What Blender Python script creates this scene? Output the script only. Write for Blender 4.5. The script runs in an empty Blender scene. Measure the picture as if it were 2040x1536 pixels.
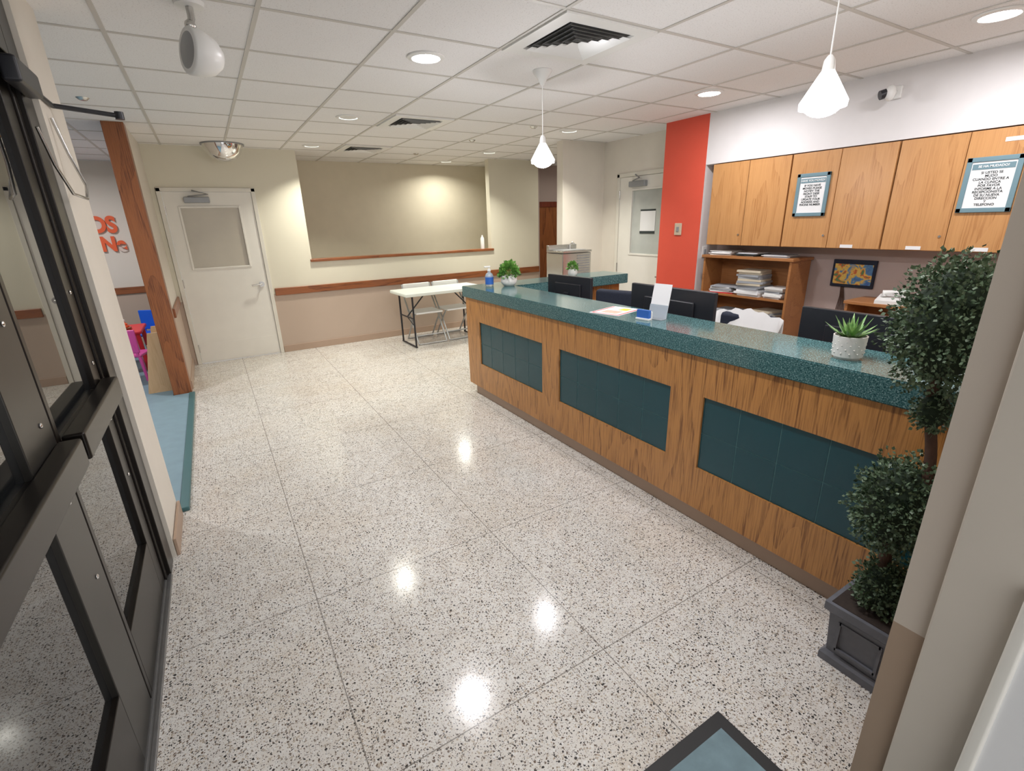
import bpy, bmesh, math, random
from mathutils import Matrix, Vector, Euler
random.seed(7)
SC=bpy.context.scene
COL=SC.collection
HC=2.522
SC.view_settings.view_transform='Standard'
SC.view_settings.exposure=.16
# ------------------------------------------------------------------ materials
def newmat(name):
    m=bpy.data.materials.new(name); m.use_nodes=True
    nt=m.node_tree; b=nt.nodes["Principled BSDF"]
    return m,nt,b
def N(nt,t,**kw):
    n=nt.nodes.new(t)
    for k,v in kw.items(): setattr(n,k,v)
    return n
def L(nt,a,b): nt.links.new(a,b)
def rgba(c): return (c[0],c[1],c[2],1.0)
def mixc(nt,fac,a,b,mode='MIX'):
    n=N(nt,'ShaderNodeMix',data_type='RGBA',blend_type=mode)
    for inp,v in ((n.inputs[0],fac),(n.inputs[6],a),(n.inputs[7],b)):
        if hasattr(v,'links'): L(nt,v,inp)
        elif isinstance(v,(tuple,list)): inp.default_value=rgba(v)
        else: inp.default_value=v
    return n.outputs[2]
def mth(nt,op,a,b=None,c=None):
    n=N(nt,'ShaderNodeMath',operation=op)
    for i,v in enumerate((a,b,c)):
        if v is None: continue
        if hasattr(v,'links'): L(nt,v,n.inputs[i])
        else: n.inputs[i].default_value=v
    return n.outputs[0]
def coords(nt,scale=(1,1,1),kind='Object'):
    tc=N(nt,'ShaderNodeTexCoord'); mp=N(nt,'ShaderNodeMapping'); mp.inputs['Scale'].default_value=scale
    L(nt,tc.outputs[kind],mp.inputs[0]); return mp.outputs[0]
def noise(nt,vec,scale,detail=2,rough=.5,dist=0):
    n=N(nt,'ShaderNodeTexNoise'); n.inputs['Scale'].default_value=scale; n.inputs['Detail'].default_value=detail
    n.inputs['Roughness'].default_value=rough; n.inputs['Distortion'].default_value=dist
    L(nt,vec,n.inputs['Vector']); return n.outputs['Fac']
def ramp(nt,fac,stops,const=False):
    r=N(nt,'ShaderNodeValToRGB'); cr=r.color_ramp
    if const: cr.interpolation='CONSTANT'
    while len(cr.elements)<len(stops): cr.elements.new(.5)
    for e,(p,c) in zip(cr.elements,stops): e.position=p; e.color=rgba(c)
    L(nt,fac,r.inputs[0]); return r.outputs[0]
def bump(nt,b,h,strength=.2,dist=.002):
    n=N(nt,'ShaderNodeBump'); n.inputs['Strength'].default_value=strength; n.inputs['Distance'].default_value=dist
    L(nt,h,n.inputs['Height']); L(nt,n.outputs[0],b.inputs['Normal'])
def paint(name,c,rough=.5,var=.05,scale=6,metal=0,bmp=0,coat=0,spec=None):
    m,nt,b=newmat(name); v=coords(nt); f=noise(nt,v,scale,3)
    d=tuple(x*(1-var) for x in c); e=tuple(min(1,x*(1+var)) for x in c)
    L(nt,mixc(nt,f,d,e),b.inputs['Base Color']); b.inputs['Roughness'].default_value=rough; b.inputs['Metallic'].default_value=metal
    if coat: b.inputs['Coat Weight'].default_value=coat
    if spec is not None: b.inputs['Specular IOR Level'].default_value=spec
    if bmp: bump(nt,b,noise(nt,v,scale*30,2),bmp)
    return m
def twotone(name,top,low,z,rough=.6):
    m,nt,b=newmat(name); g=N(nt,'ShaderNodeNewGeometry'); s=N(nt,'ShaderNodeSeparateXYZ'); L(nt,g.outputs['Position'],s.inputs[0])
    f=mth(nt,'LESS_THAN',s.outputs[2],z); v=coords(nt); n=noise(nt,v,2.5,3)
    c=mixc(nt,f,top,low); L(nt,mixc(nt,mth(nt,'MULTIPLY',n,.10),c,(0.25,0.2,0.15),'MIX'),b.inputs['Base Color'])
    b.inputs['Roughness'].default_value=rough; bump(nt,b,noise(nt,v,150,2),.08); return m
def wood(name,light,dark,axis=2,rough=.35,freq=9,fine=.35,var=1.0,fib=.5):
    m,nt,b=newmat(name); sc=[4.5,4.5,4.5]; sc[axis]=.75; v=coords(nt,tuple(sc))
    n=noise(nt,v,1.0,1.5,.45,.3); s=mth(nt,'FRACT',mth(nt,'MULTIPLY',n,freq))
    s=mth(nt,'POWER',s,2.2)
    sf=[150,150,150]; sf[axis]=5; f=noise(nt,coords(nt,tuple(sf)),1.0,3,.6)
    fr=ramp(nt,f,[(.46,(0,0,0)),(.58,(1,1,1))])
    fac=mth(nt,'MULTIPLY_ADD',mth(nt,'MULTIPLY',s,.9),mth(nt,'MULTIPLY_ADD',fr,.8,.2),mth(nt,'MULTIPLY',fr,.22*fib*2)) 
    big=noise(nt,coords(nt,tuple(x*.5 for x in sc)),1.0,2)
    col=mixc(nt,mth(nt,'MULTIPLY',fac,var),light,dark); col=mixc(nt,mth(nt,'MULTIPLY',big,fine),col,dark)
    L(nt,col,b.inputs['Base Color']); b.inputs['Roughness'].default_value=rough; b.inputs['Coat Weight'].default_value=.15; b.inputs['Coat Roughness'].default_value=.25
    bump(nt,b,f,.06,.001); return m
def emis(name,c,s,base=(.9,.9,.9)):
    m,nt,b=newmat(name); v=coords(nt); b.inputs['Emission Color'].default_value=rgba(c); b.inputs['Emission Strength'].default_value=s
    L(nt,mixc(nt,noise(nt,v,20),tuple(x*.97 for x in base),base),b.inputs['Base Color']); return m

def terrazzo():
    m,nt,b=newmat('terrazzo'); tc=N(nt,'ShaderNodeTexCoord'); P=tc.outputs['Object']
    nn=N(nt,'ShaderNodeTexNoise'); nn.inputs['Scale'].default_value=110; nn.inputs['Detail'].default_value=1; L(nt,P,nn.inputs['Vector'])
    vm=N(nt,'ShaderNodeVectorMath',operation='MULTIPLY_ADD'); L(nt,nn.outputs['Color'],vm.inputs[0]); vm.inputs[1].default_value=(.010,.010,.0); L(nt,P,vm.inputs[2])
    W=vm.outputs[0]
    big=noise(nt,P,1.1,4,.6); mid=noise(nt,P,9,3)
    base=ramp(nt,mid,[(.35,(.63,.60,.555)),(.55,(.70,.68,.64)),(.7,(.66,.62,.56))])
    base=mixc(nt,mth(nt,'MULTIPLY',ramp(nt,big,[(.46,(0,0,0)),(.70,(1,1,1))]),.38),base,(.56,.46,.34))
    def chips(scale,k,off,stops,col):
        v=N(nt,'ShaderNodeTexVoronoi'); v.voronoi_dimensions='2D'; v.inputs['Scale'].default_value=scale; L(nt,W,v.inputs['Vector'])
        s=N(nt,'ShaderNodeSeparateColor'); L(nt,v.outputs['Color'],s.inputs[0])
        th=mth(nt,'MULTIPLY_ADD',s.outputs[0],k,off); msk=mth(nt,'LESS_THAN',v.outputs['Distance'],th)
        return mixc(nt,msk,col,ramp(nt,s.outputs[1],stops,True))
    pale=[(0,(.48,.42,.34)),(.3,(.74,.73,.70)),(.6,(.44,.37,.29)),(.8,(.64,.62,.59))]
    dark=[(0,(.04,.036,.034)),(.3,(.14,.10,.075)),(.48,(.065,.06,.057)),(.68,(.20,.16,.13)),(.88,(.29,.25,.21))]
    c=chips(120,.6,-.12,pale,base); c=chips(118,.68,-.32,dark,c); c=chips(78,.74,-.41,dark,c); c=chips(200,.7,-.34,dark,c)
    s=N(nt,'ShaderNodeSeparateXYZ'); L(nt,P,s.inputs[0])
    def joint(o,off):
        a=mth(nt,'PINGPONG',mth(nt,'SUBTRACT',o,off),.455); return mth(nt,'LESS_THAN',a,.0022)
    j=mth(nt,'MAXIMUM',joint(s.outputs[0],.124),joint(s.outputs[1],1.085))
    c=mixc(nt,mth(nt,'MULTIPLY',j,.75),c,(.16,.14,.12)); L(nt,c,b.inputs['Base Color'])
    L(nt,mth(nt,'MULTIPLY_ADD',mid,.13,.08),b.inputs['Roughness']); b.inputs['Specular IOR Level'].default_value=.42
    return m
def speckle(name,base,light,dark,rough=.15):
    m,nt,b=newmat(name); v=coords(nt); c=base
    n=noise(nt,v,190,2,.6); c=ramp(nt,n,[(.36,dark),(.46,base),(.56,base),(.66,light)])
    vo=N(nt,'ShaderNodeTexVoronoi'); vo.inputs['Scale'].default_value=150; L(nt,v,vo.inputs['Vector'])
    s=N(nt,'ShaderNodeSeparateColor'); L(nt,vo.outputs['Color'],s.inputs[0])
    k=mth(nt,'LESS_THAN',vo.outputs['Distance'],mth(nt,'MULTIPLY_ADD',s.outputs[0],.7,-.38)); c=mixc(nt,k,c,ramp(nt,s.outputs[1],[(0,light),(.55,dark)],True))
    L(nt,c,b.inputs['Base Color']); b.inputs['Roughness'].default_value=rough; return m
def ceiltile():
    m,nt,b=newmat('ceiling_tile'); v=coords(nt); n=noise(nt,v,140,3,.7); p=ramp(nt,n,[(.33,(0,0,0)),(.42,(1,1,1))])
    big=noise(nt,v,1.3,2)
    c=mixc(nt,p,(.62,.60,.58),mixc(nt,big,(.82,.805,.795),(.88,.87,.86))); L(nt,c,b.inputs['Base Color']); b.inputs['Roughness'].default_value=.9
    bump(nt,b,p,.3,.003); return m
def leafmat(name,a,c,rough=.5):
    m,nt,b=newmat(name); v=coords(nt); oi=noise(nt,v,45,2); L(nt,ramp(nt,oi,[(.3,a),(.7,c)]),b.inputs['Base Color']); b.inputs['Roughness'].default_value=rough; return m

CREAM=(.73,.68,.60); CREAMY=(.74,.70,.57); BROWN=(.50,.39,.31)
M_floor=terrazzo(); M_ceil=ceiltile()
M_grid=paint('ceiling_grid',(.58,.555,.51),.5)
M_wback=twotone('wall_paint_back',CREAMY,BROWN,.79); M_wleft=twotone('wall_paint_left',CREAM,BROWN,.79)
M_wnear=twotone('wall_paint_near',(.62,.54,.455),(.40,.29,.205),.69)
M_niche=paint('niche_paint',(.68,.62,.49),.6)
M_white=paint('white_paint',(.74,.715,.71),.5); M_mauve=paint('mauve_paint',(.46,.37,.34),.55); M_cream=paint('cream_paint',CREAM,.55)
M_red=paint('coral_paint',(.70,.092,.053),.45)
M_base=paint('vinyl_baseboard',(.42,.30,.22),.45)
M_oak=wood('oak_veneer',(.54,.25,.070),(.20,.076,.02),2,.35,11,.18,.95,.8)
M_cab=wood('cabinet_veneer',(.58,.30,.115),(.36,.15,.045),2,.35,6,.22,.7)
M_book=wood('bookcase_veneer',(.42,.18,.06),(.22,.08,.025),1,.4,5,.2,.7)
M_trimw=wood('stained_trim',(.32,.105,.033),(.11,.03,.01),0,.35,5,.3)
M_postw=wood('stained_post',(.34,.115,.035),(.12,.033,.01),2,.35,5,.3)
M_pine=wood('pale_maple',(.68,.46,.26),(.50,.30,.14),2,.4,4,.2,.5)
M_top=speckle('speckled_laminate',(.058,.145,.150),(.23,.36,.36),(.012,.048,.054),.13)
M_teal=paint('teal_tile',(.004,.058,.075),.25,.12,3); M_grout=paint('tile_grout',(.07,.17,.18),.7)
M_doorp=paint('door_paint',(.78,.755,.69),.4); M_frame=paint('door_frame_paint',(.72,.69,.61),.4)
M_metal=paint('brushed_steel',(.60,.59,.57),.25,.04,40,1); M_chrome=paint('chrome',(.85,.85,.86),.06,.02,5,1)
M_grey=paint('grey_metal',(.30,.31,.32),.4,.05,8,.3); M_black=paint('black_plastic',(.014,.015,.02),.35,.1)
M_alu=paint('dark_bronze_aluminium',(.017,.0135,.011),.3,.2,4,.5); M_alug=paint('worn_bronze_aluminium',(.05,.047,.042),.33,.15,4,.5)
M_sill=paint('aluminium_threshold',(.28,.28,.28),.4,.15,30,.8)
M_plw=paint('white_plastic',(.80,.80,.78),.35); M_paper=paint('paper',(.80,.80,.80),.7,.03)
M_tblw=paint('table_plastic',(.72,.76,.70),.4); M_tube=paint('grey_tube',(.42,.43,.43),.35,.05,9,.6)
M_navy=paint('navy_fabric',(.012,.017,.035),.8,.3,60); M_blueg=paint('slate_frame',(.15,.25,.29),.45)
M_ink=paint('ink',(.03,.04,.04),.6); M_orange=paint('orange_foam',(.78,.12,.035),.6)
M_fblue=paint('blue_vinyl',(.19,.295,.35),.5,.12,12); M_fteal=paint('teal_edge',(.05,.14,.15),.4)
M_kb=paint('blue_plastic',(.01,.11,.65),.35); M_kr=paint('red_plastic',(.62,.02,.03),.35); M_kp=paint('pink_plastic',(.75,.10,.42),.35); M_ky=paint('yellow_plastic',(.85,.65,.05),.4)
M_leaf=leafmat('boxwood_leaf',(.026,.062,.028),(.145,.21,.12)); M_leafin=paint('foliage_shade',(.012,.026,.012),.9)
M_leaf2=leafmat('fresh_leaf',(.05,.18,.02),(.20,.40,.08)); M_aloe=leafmat('aloe_leaf',(.08,.22,.05),(.26,.40,.14),.4)
M_trunk=paint('bark',(.08,.04,.025),.8,.4,40,0,.4); M_pot=paint('pot_ceramic',(.76,.74,.70),.35); M_plant=paint('grey_planter_resin',(.14,.145,.165),.45,.25,18,.1,.2)
M_soil=paint('soil',(.03,.02,.015),.9,.4,60)
M_pblue=paint('brochure_blue',(.03,.13,.48),.5); M_sand=paint('beige_switch',(.55,.45,.33),.4)
M_matg=paint('mat_bluegrey',(.17,.25,.28),.85,.25,25,0,.3); M_rub=paint('black_rubber',(.012,.012,.012),.6)
M_cond=paint('vent_shade',(.05,.05,.05),.7)
def glassdark():
    m,nt,b=newmat('night_glass'); v=coords(nt); L(nt,mixc(nt,noise(nt,v,2),(.010,.011,.012),(.016,.017,.018)),b.inputs['Base Color'])
    b.inputs['Roughness'].default_value=.01; b.inputs['IOR'].default_value=2.2; return m
M_nglass=glassdark()
M_frost=paint('door_lite_glass',(.46,.41,.32),.12,.12,3); M_lite2=paint('door_lite_bright',(.48,.50,.47),.12,.25,4)
M_clear,_nt,_b=newmat('clear_plastic'); L(_nt,mixc(_nt,noise(_nt,coords(_nt),5),(.80,.88,.95),(.9,.95,1)),_b.inputs['Base Color']); _b.inputs['Transmission Weight'].default_value=.7; _b.inputs['Roughness'].default_value=.1
M_lensB=emis('lens_bright',(1,.97,.98),30); M_lensD=emis('lens_dim',(.93,1,.93),2.0); M_shade=emis('lit_opal_glass',(1,.98,1),6); M_bulb=emis('lit_bulb',(1,.98,1),25)
# ------------------------------------------------------------------ geometry builder
class B:
    def __init__(s): s.bm=bmesh.new(); s.wn=False
    def _mi(s,verts,m):
        fs=set(f for v in verts for f in v.link_faces)
        for f in fs: f.material_index=m
        return fs
    def box(s,x0,x1,y0,y1,z0,z1,m=0,bev=0,mat=None):
        M=Matrix.Translation(((x0+x1)/2,(y0+y1)/2,(z0+z1)/2))@Matrix.Diagonal((abs(x1-x0),abs(y1-y0),abs(z1-z0),1))
        if mat is not None: M=mat@M
        r=bmesh.ops.create_cube(s.bm,size=1,matrix=M); s._mi(r['verts'],m)
        if bev:
            s.wn=True
            es=list(set(e for v in r['verts'] for e in v.link_edges)); bmesh.ops.bevel(s.bm,geom=es,offset=bev,segments=2,affect='EDGES',profile=.5)
        return s
    def cyl(s,p0,p1,r,r2=None,m=0,seg=20,caps=True):
        p0=Vector(p0);p1=Vector(p1);d=p1-p0; q=d.to_track_quat('Z','Y').to_matrix().to_4x4()
        M=Matrix.Translation((p0+p1)/2)@q
        rr=bmesh.ops.create_cone(s.bm,cap_ends=caps,segments=seg,radius1=r,radius2=r if r2 is None else r2,depth=d.length,matrix=M); s._mi(rr['verts'],m); return s
    def sph(s,c,r,m=0,seg=20,mat=None):
        if not hasattr(r,'__len__'): r=(r,r,r)
        M=Matrix.Translation(c)@Matrix.Diagonal((r[0],r[1],r[2],1))
        if mat is not None: M=mat@M
        rr=bmesh.ops.create_uvsphere(s.bm,u_segments=seg,v_segments=max(6,seg//2),radius=1,matrix=M); s._mi(rr['verts'],m); return s
    def lathe(s,prof,c=(0,0,0),m=0,seg=32,mat=None):
        rings=[]
        for r,z in prof:
            ring=[]
            for i in range(seg):
                a=2*math.pi*i/seg; v=Vector((c[0]+r*math.cos(a),c[1]+r*math.sin(a),c[2]+z))
                if mat is not None: v=mat@v
                ring.append(s.bm.verts.new(v))
            rings.append(ring)
        for a,b in zip(rings[:-1],rings[1:]):
            for i in range(seg):
                f=s.bm.faces.new((a[i],a[(i+1)%seg],b[(i+1)%seg],b[i])); f.material_index=m
        for ring in (rings[0],rings[-1]):
            try: f=s.bm.faces.new(ring); f.material_index=m
            except: pass
        return s
    def tube(s,pts,r,m=0,seg=8):
        pts=[Vector(p) for p in pts]; rings=[]
        for i,p in enumerate(pts):
            d=(pts[min(i+1,len(pts)-1)]-pts[max(i-1,0)]).normalized()
            u=d.orthogonal() if i==0 else (pu-d*pu.dot(d)); u.normalize(); pu=u; w=d.cross(u)
            rr=r if not hasattr(r,'__len__') else r[i]
            rings.append([s.bm.verts.new(p+rr*(u*math.cos(2*math.pi*k/seg)+w*math.sin(2*math.pi*k/seg))) for k in range(seg)])
        for a,b in zip(rings[:-1],rings[1:]):
            for k in range(seg):
                f=s.bm.faces.new((a[k],a[(k+1)%seg],b[(k+1)%seg],b[k])); f.material_index=m
        for ring in (rings[0],rings[-1]): 
            f=s.bm.faces.new(ring); f.material_index=m
        return s
    def poly(s,vs,m=0):
        f=s.bm.faces.new([s.bm.verts.new(v) for v in vs]); f.material_index=m; return s
    def prism(s,pts,a0,a1,axis='y',m=0):
        def P(p,a): return {'x':(a,p[0],p[1]),'y':(p[0],a,p[1]),'z':(p[0],p[1],a)}[axis]
        A=[s.bm.verts.new(P(p,a0)) for p in pts]; Bq=[s.bm.verts.new(P(p,a1)) for p in pts]; n=len(pts)
        fs=[s.bm.faces.new(A),s.bm.faces.new(Bq[::-1])]+[s.bm.faces.new((A[i],Bq[i],Bq[(i+1)%n],A[(i+1)%n])) for i in range(n)]
        for f in fs: f.material_index=m
        return s
    def out(s,name,mats,parent=None,loc=(0,0,0),rot=(0,0,0),recalc=True,label=None,cat=None,kind=None,group=None,smooth=True):
        if recalc: bmesh.ops.recalc_face_normals(s.bm,faces=s.bm.faces)
        me=bpy.data.meshes.new(name); s.bm.to_mesh(me); s.bm.free()
        if not isinstance(mats,(list,tuple)): mats=[mats]
        for m in mats: me.materials.append(m)
        if smooth:
            me.shade_smooth(); me.set_sharp_from_angle(angle=math.radians(50))
        o=bpy.data.objects.new(name,me); COL.objects.link(o); o.location=loc; o.rotation_euler=rot
        if smooth and s.wn:
            md=o.modifiers.new('wn','WEIGHTED_NORMAL'); md.keep_sharp=True; md.weight=100
        if parent: o.parent=parent
        if label: o['label']=label
        if cat: o['category']=cat
        if kind: o['kind']=kind
        if group: o['group']=group
        return o
def thing(name,label,cat,loc=(0,0,0),rot=(0,0,0),group=None,kind=None):
    o=bpy.data.objects.new(name,None); o.empty_display_size=.1; COL.objects.link(o); o.location=loc; o.rotation_euler=rot
    o['label']=label
    if cat: o['category']=cat
    if group: o['group']=group
    if kind: o['kind']=kind
    return o
def dup(root,loc,rot=None,label=None):
    def rec(o,p):
        c=o.copy(); COL.objects.link(c)
        if p is not None: c.parent=p
        for ch in [x for x in list(bpy.data.objects) if x.parent==o]: rec(ch,c)
        return c
    c=rec(root,None); c.location=loc
    if rot is not None: c.rotation_euler=rot
    if label: c['label']=label
    return c
FX=Matrix(((0,0,-1),(-1,0,0),(0,1,0)))   # text facing -x
FY=Matrix(((1,0,0),(0,0,-1),(0,1,0)))    # text facing -y
def text(body,size,loc,R,mat,parent,name='lettering',ext=.0006,align='CENTER',bold=0,sp=1.0,sx=1.0):
    cu=bpy.data.curves.new(name,'FONT'); cu.body=body; cu.size=size; cu.extrude=ext; cu.align_x=align; cu.align_y='TOP'; cu.offset=bold; cu.space_line=sp
    t=bpy.data.objects.new(name,cu); COL.objects.link(t); bpy.context.view_layer.update()
    me=bpy.data.meshes.new_from_object(t.evaluated_get(bpy.context.evaluated_depsgraph_get())); bpy.data.objects.remove(t)
    for v in me.vertices: v.co.x*=sx
    me.materials.clear(); me.materials.append(mat); o=bpy.data.objects.new(name,me); COL.objects.link(o)
    o.matrix_local=Matrix.Translation(loc)@R.to_4x4()
    if parent: o.parent=parent
    return o
S='structure'
# ------------------------------------------------------------------ shell
B().box(-5,7.2,-1.5,9.3,-.08,0).out('floor',M_floor,kind=S,label='speckled cream terrazzo floor in large squares',smooth=False)
B().box(-5,7.2,-1.5,9.3,HC,HC+.08).out('ceiling',M_ceil,kind=S,label='white acoustic drop ceiling',smooth=False)
b=B()
for k in range(-8,13):
    x=-.223+.61*k
    if -5<x<7.1: b.box(x-.0105,x+.0105,-1.5,9.2,HC-.004,HC-.0005)
for k in range(-7,11):
    y=2.715+.61*k
    b.box(-5,7.1,y-.0105,y+.0105,HC-.0035,HC-.0004)
b.out('trim_1',M_grid,kind=S,label='ceiling suspension grid',smooth=False)
YB=7.087
b=B(); b.box(-.42,-.375,YB,7.2,0,HC).box(-.375,.635,YB,7.2,2.08,HC).box(.635,1.17,YB,7.2,0,HC).box(1.17,3.93,YB,7.2,0,1.165).box(3.93,4.85,YB,7.2,0,HC)
b.out('wall_back',M_wback,kind=S,label='two-tone cream and tan wall with wide opening',smooth=False)
b=B(); b.box(1.07,4.85,8.1,8.2,0,HC).box(1.07,1.17,7.2,8.1,0,HC).box(4.75,4.85,7.2,8.1,0,HC)
b.out('wall_niche',M_niche,kind=S,label='beige inner wall behind the wide opening',smooth=False)
B().box(-.52,-.42,5.95,9.0,0,HC).out('wall_left',M_wleft,kind=S,smooth=False)
B().box(-.56,-.44,2.72,3.17,0,HC).out('wall_left_stub',M_cream,kind=S,smooth=False)
b=B(); b.box(-5,-.52,8.9,9.0,0,HC); b.out('wall_playroom_back',M_wleft,kind=S,smooth=False)
b=B(); b.box(-5,-4.9,3.1,8.9,0,HC).box(-4.9,-.57,3.05,3.15,0,HC); b.out('wall_playroom_side',M_cream,kind=S,smooth=False)
b=B(); b.box(4.6,4.7,.3,3.93,0,HC).box(4.6,4.7,3.93,4.92,2.13,HC).box(4.6,4.7,4.92,5.2,0,HC); b.out('wall_right',[M_mauve],kind=S,smooth=False)
wr=bpy.data.objects['wall_right']; wr.data.materials.append(M_cream)
for p in wr.data.polygons:
    if p.center.y>3.93: p.material_index=1
b=B(); b.box(4.297,4.6,3.39,3.92,0,HC); o=b.out('wall_column',[M_white,M_red],kind=S,label='pilaster with coral red front',smooth=False)
for p in o.data.polygons:
    if p.normal.x<-.9: p.material_index=1
B().box(4.30,4.6,.3,3.39,2.075,HC).out('wall_soffit',M_white,kind=S,smooth=False)
B().box(3.93,4.7,5.2,5.32,0,HC).out('wall_stub',M_cream,kind=S,smooth=False)
b=B(); b.box(4.85,7.1,7.6,7.7,0,HC).box(4.85,4.95,7.2,7.6,0,HC).box(7.0,7.1,5.3,7.6,0,HC).box(4.7,7.0,5.2,5.3,0,HC); b.out('wall_corridor',M_mauve,kind=S,smooth=False)
B().box(1.22,4.7,.15,.311,0,HC).out('wall_near',M_wnear,kind=S,smooth=False)
b=B(); b.box(1.2,1.5,-1.4,.246,0,HC,bev=.004); b.out('wall_entry',paint('entry_paint',(.62,.56,.48),.55),kind=S,smooth=False)
# baseboards, trims
B().box(.64,4.85,YB-.012,YB,0,.09,bev=.003).out('baseboard_back',M_base,kind=S)
B().box(-.438,-.424,2.73,3.17,0,.10,bev=.003).out('baseboard_left',M_base,kind=S)
B().box(-.42,-.408,5.98,7.08,0,.09,bev=.003).out('baseboard_partition',M_base,kind=S)
B().box(.655,4.85,YB-.022,YB,.765,.86,bev=.006).out('trim_2',M_trimw,kind=S,label='stained wood chair rail')
B().box(1.15,3.96,YB-.03,7.22,1.165,1.20,bev=.006).out('trim_3',M_trimw,kind=S,label='stained wood sill of wide opening')
B().box(-.42,-.398,5.98,7.08,.765,.86,bev=.006).out('trim_4',wood('rail_y',(.33,.105,.03),(.12,.03,.01),1),kind=S)
B().box(-4.9,-.53,8.878,8.9,.765,.86,bev=.006).out('trim_5',M_trimw,kind=S)
B().box(-.575,-.415,5.78,5.94,0,HC,bev=.006).out('trim_6',M_postw,kind=S,label='stained wooden post')
B().box(-4.8,-.44,3.2,5.77,0.0005,.02).box(-4.8,-.58,5.77,8.87,.0005,.02).out('trim_7',M_fblue,kind=S,label='blue vinyl playroom floor',smooth=False)
B().box(-.44,-.39,3.2,5.77,0,.028,bev=.006).out('trim_8',M_fteal,kind=S,label='teal floor edging strip')
# ------------------------------------------------------------------ doors
def hinged(name,label,loc,rot,w,h,win,glass,lever=True,closer=True,poster=False):
    d=thing(name,label,None,loc,rot,kind=S)   # local: x along width 0..w, y=0 wall face, -y toward viewer
    b=B(); b.box(-.048,-.003,-.02,.10,0,h+.045,bev=.004).box(w+.003,w+.048,-.02,.10,0,h+.045,bev=.004).box(-.048,w+.048,-.02,.10,h+.003,h+.048,bev=.004)
    b.out('door_frame',M_frame,d)
    x0,x1,z0,z1=win; b=B(); t0,t1=-.005,.04
    b.box(0,x0,t0,t1,.008,h).box(x1,w,t0,t1,.008,h).box(x0,x1,t0,t1,.008,z0).box(x0,x1,t0,t1,z1,h)
    b.out('door_leaf',M_doorp,d,smooth=False)
    b=B(); e=.022
    b.box(x0-e,x0,-.014,0,z0-e,z1+e,bev=.003).box(x1,x1+e,-.014,0,z0-e,z1+e,bev=.003).box(x0,x1,-.014,0,z0-e,z0,bev=.003).box(x0,x1,-.014,0,z1,z1+e,bev=.003)
    b.out('glazing_bead',M_doorp,d)
    B().box(x0,x1,.012,.02,z0,z1).out('glass_pane',glass,d)
    B().box(.01,w-.01,-.008,-.003,.02,.25).out('kick_plate',M_doorp,d)
    if lever:
        b=B(); b.cyl((w-.07,-.004,.93),(w-.07,-.02,.93),.033,seg=24).cyl((w-.07,-.02,.93),(w-.07,-.06,.93),.011).tube([(w-.07,-.055,.93),(w-.10,-.062,.93),(w-.19,-.06,.925)],.010)
        b.out('lever_handle',M_metal,d)
    if closer:
        b=B(); b.box(.20,.46,-.065,-.006,h-.12,h-.055,bev=.008).tube([(.25,-.04,h-.05),(.45,-.14,h-.03),(.30,-.05,h+.015)],.009); b.out('door_closer',M_grey,d)
    for z in (.2,1.0,h-.2): B().cyl((-.001,-.012,z-.05),(-.001,-.012,z+.05),.008,seg=10).out('hinge',M_metal,d)
    if poster:
        B().box(.36,.60,.006,.011,1.43,1.70).box(.36,.60,.004,.007,1.42,1.45,1).box(.36,.60,.004,.007,1.68,1.70,1).out('posted_notice',[M_paper,M_ink],d)
    return d
hinged('door_1','cream painted door with glass window and lever handle',(-.324,YB,0),(0,0,0),.91,2.03,(.15,.745,1.175,1.855),M_frost)
hinged('door_2','cream door with tall glass window and closer',(4.6,4.88,0),(0,0,-math.pi/2),.91,2.08,(.22,.70,1.18,1.92),M_lite2,poster=True)
d=thing('door_3','reddish stained wooden door in corridor',None,(5.0,7.6,0),(0,0,0),kind=S)
B().box(0,.09,-.03,0,0,1.92,bev=.004).box(.09,.85,-.03,0,1.83,1.92,bev=.004).out('door_frame',wood('redwood',(.22,.045,.018),(.1,.02,.01),2),d)
B().box(.09,.85,-.015,0,0,1.83).out('door_leaf',M_postw,d)
# glazed entrance
e=thing('door_4','dark bronze aluminium entrance doors with night-dark glass',None,(-.5,0,0),(0,0,0),kind=S)
b=B(); b.box(-.06,.045,2.56,2.70,0,HC,bev=.004).box(-.045,.03,2.52,2.56,0,2.2,bev=.004).box(-.06,.045,-.6,2.56,2.2,2.30,bev=.004).box(-.06,.045,-.6,2.56,HC-.06,HC,bev=.003)
b.out('door_frame',M_alu,e)
b=B(); b.box(-.05,.05,-.6,2.56,0,.012,bev=.003)
for i in range(5): b.box(-.044+i*.02,-.034+i*.02,-.6,2.56,.012,.016)
b.out('threshold',M_sill,e)
def leaf(y0,y1,s0,s1,m0,m1,riv):
    lf=thing('door_leaf','',None); del lf['label']; lf.parent=e
    t=(-.022,.022)
    B().box(*t,y0,y0+s0,.02,2.19,bev=.003).out('leaf_stile',m0,lf)
    B().box(*t,y1-s1,y1,.02,2.19,bev=.003).out('leaf_stile',m1,lf)
    B().box(*t,y0+s0,y1-s1,.02,.30,bev=.003).out('bottom_rail',M_alu,lf)
    B().box(*t,y0+s0,y1-s1,2.09,2.19,bev=.003).out('top_rail',M_alu,lf)
    B().box(-.022,.024,y0+s0,y1-s1,.93,1.03,bev=.003).box(.024,.080,y0+.02,y1-.01,.955,1.045,bev=.008).out('push_bar',M_alu,lf)
    B().box(-.004,.004,y0+s0,y1-s1,.30,.93).box(-.004,.004,y0+s0,y1-s1,1.03,2.09).out('glass_pane',M_nglass,lf)
    for z in (.62,.88,1.12,1.4): B().sph((.024,riv,z),(.004,.008,.008),0,10).out('rivet',M_chrome,lf)
leaf(1.79,2.515,.03,.11,M_alu,M_alu,2.46); leaf(.50,1.78,.10,.24,M_alu,M_alug,1.70)
B().box(-.004,.004,-.6,2.56,2.30,HC-.06).box(-.004,.004,-.6,.50,.02,2.2).out('glass_pane',M_nglass,e)
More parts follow.
